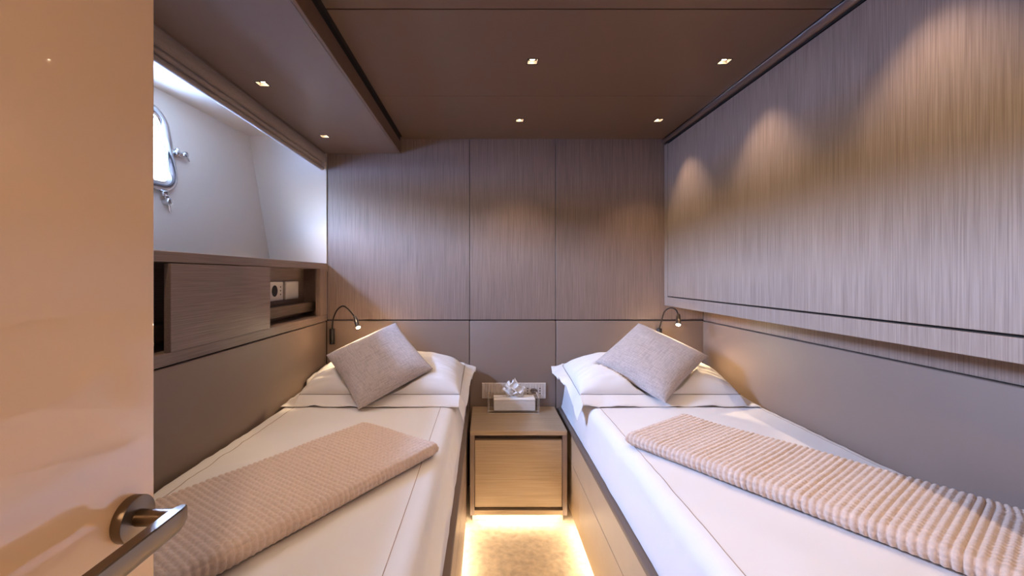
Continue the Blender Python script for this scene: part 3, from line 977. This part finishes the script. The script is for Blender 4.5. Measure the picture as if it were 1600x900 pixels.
bm = bmesh.new()
rows = []
for i in range(25):     # top sheet, bowed
    u = -1 + 2 * i / 24
    rows.append([(0.156 + u * .108, AY0 + .011 + (AY1 - AY0 - .022) * j / 12, AZ + .069 + .012 * (1 - abs(u)) ** 2 * 1.2 * math.sin(PI * j / 12) + .002 * noise.noise(Vector((u * 4, j * .5, 2)))) for j in range(13)])
grid(bm, rows)
obj('top_sheet', bm, M_tissue, t, True)
bm = bmesh.new()
for k, (ang, lean, ht, wd) in enumerate(((1.2, .006, .108, .050), (1.9, .020, .098, .046), (2.6, .034, .092, .042), (3.5, .044, .082, .040), (4.7, .012, .106, .056), (5.4, .026, .084, .046), (0.1, .050, .064, .036), (3.1, .056, .058, .036), (4.2, .034, .070, .046), (4.9, .040, .046, .050))):
    rows = []
    ca, sa = math.cos(ang), math.sin(ang)
    for i in range(13):
        s = i / 12
        wd2 = wd * (0.35 + 1.1 * s * (1 - s) * 2.2) * (1 - 0.93 * max(0, s - .55) / .45)
        row = []
        for j in range(9):
            v = -1 + j / 4
            rr = lean * s ** 1.5 + .010 * (v * v) * s + .004 * noise.noise(Vector((s * 5, v * 3, k * 3.3)))
            tx = v * wd2 + .004 * noise.noise(Vector((s * 4, v * 2, k * 7.1)))
            row.append((0.158 + ca * rr - sa * tx, 2.255 + (sa * rr + ca * tx) * .7, AZ + .066 + ht * s - .010 * v * v * s))
        rows.append(row)
    grid(bm, rows)
obj('pulled_tissue', bm, M_tissue, t, True)

# ------------------------------------------------------------------ reading lamps on flexible necks
def catmull(P, n=10):
    P = [Vector(p) for p in P]; out = []
    Q = [P[0] * 2 - P[1]] + P + [P[-1] * 2 - P[-2]]
    for i in range(1, len(Q) - 2):
        for k in range(n):
            t = k / n
            out.append(0.5 * ((2 * Q[i]) + (-Q[i - 1] + Q[i + 1]) * t + (2 * Q[i - 1] - 5 * Q[i] + 4 * Q[i + 1] - Q[i + 2]) * t * t + (-Q[i - 1] + 3 * Q[i] - 3 * Q[i + 1] + Q[i + 2]) * t ** 3))
    return out + [P[-1]]
def reading_lamp(xb, zb0, zb1, path, head0, head1, label, aim):
    yw = YB - 0.013
    t = thing('reading_lamp', label, 'reading lamp', (xb, yw, zb0), 'flexible reading lamps')
    yb = yw - 0.022
    obj('wall_body', cyl(bmesh.new(), (xb, yb, zb0), (xb, yb, zb1), 0.0135, 24, 0.002), M_black, t, True)
    obj('wall_mount', cyl(bmesh.new(), (xb, yw - .001, (zb0 + zb1) / 2), (xb, yb, (zb0 + zb1) / 2), 0.007, 16), M_black, t, True)
    bm = bmesh.new(); pts = catmull([(xb, yb, zb1 - .002), *path, head0], 12)
    tube(bm, pts, 0.0036, 12)
    obj('flexible_neck', bm, M_black, t, True)
    h0, h1 = Vector(head0), Vector(head1); d = (h1 - h0).normalized()
    bm = bmesh.new(); tube(bm, [h0 - d * .004, h0, h0 + d * .012, h0 + d * .014, h1 - d * .002, h1], [.006, .0088, .0092, .0112, .0118, .0112], 22)
    hd = obj('lamp_head', bm, M_chrome_dark, t, True)
    obj('lens', cyl(bmesh.new(), h1 - d * .0015, h1 + d * .003, 0.0098, 22, .001), M_bulb, hd)
    ld = bpy.data.lights.new('reading_bulb', 'SPOT'); ld.energy = READ_W; ld.color = (1.0, 0.72, 0.42)
    ld.spot_size = math.radians(150); ld.spot_blend = 0.6; ld.shadow_soft_size = 0.009
    lo = bpy.data.objects.new('reading_bulb', ld); COL.objects.link(lo); lo.parent = t
    lo.location = h1 + d * 0.006 - Vector(t.location)
    lo.rotation_euler = Vector(aim).to_track_quat('-Z', 'Y').to_euler()
M_chrome_dark = plain('dark_brushed_metal', (0.22, 0.19, 0.16), rough=0.28, metal=1.0)
reading_lamp(-0.842, 0.799, 0.884,
             [(-0.832, 2.295, 0.938), (-0.800, 2.268, 0.991), (-0.756, 2.230, 1.014), (-0.712, 2.185, 0.999)],
             (-0.662, 2.130, 0.966), (-0.636, 2.100, 0.917), 'black flexible reading lamp lit beside the left wall cabinet', (0.35, -0.35, -0.9))
reading_lamp(0.958, 0.800, 0.885,
             [(0.962, 2.285, 0.930), (0.968, 2.262, 0.980), (0.985, 2.235, 1.003), (1.002, 2.205, 0.997)],
             (1.005, 2.180, 0.972), (0.990, 2.150, 0.925), 'black flexible reading lamp lit in the corner below the wall bunk', (-0.15, -0.4, -0.9))
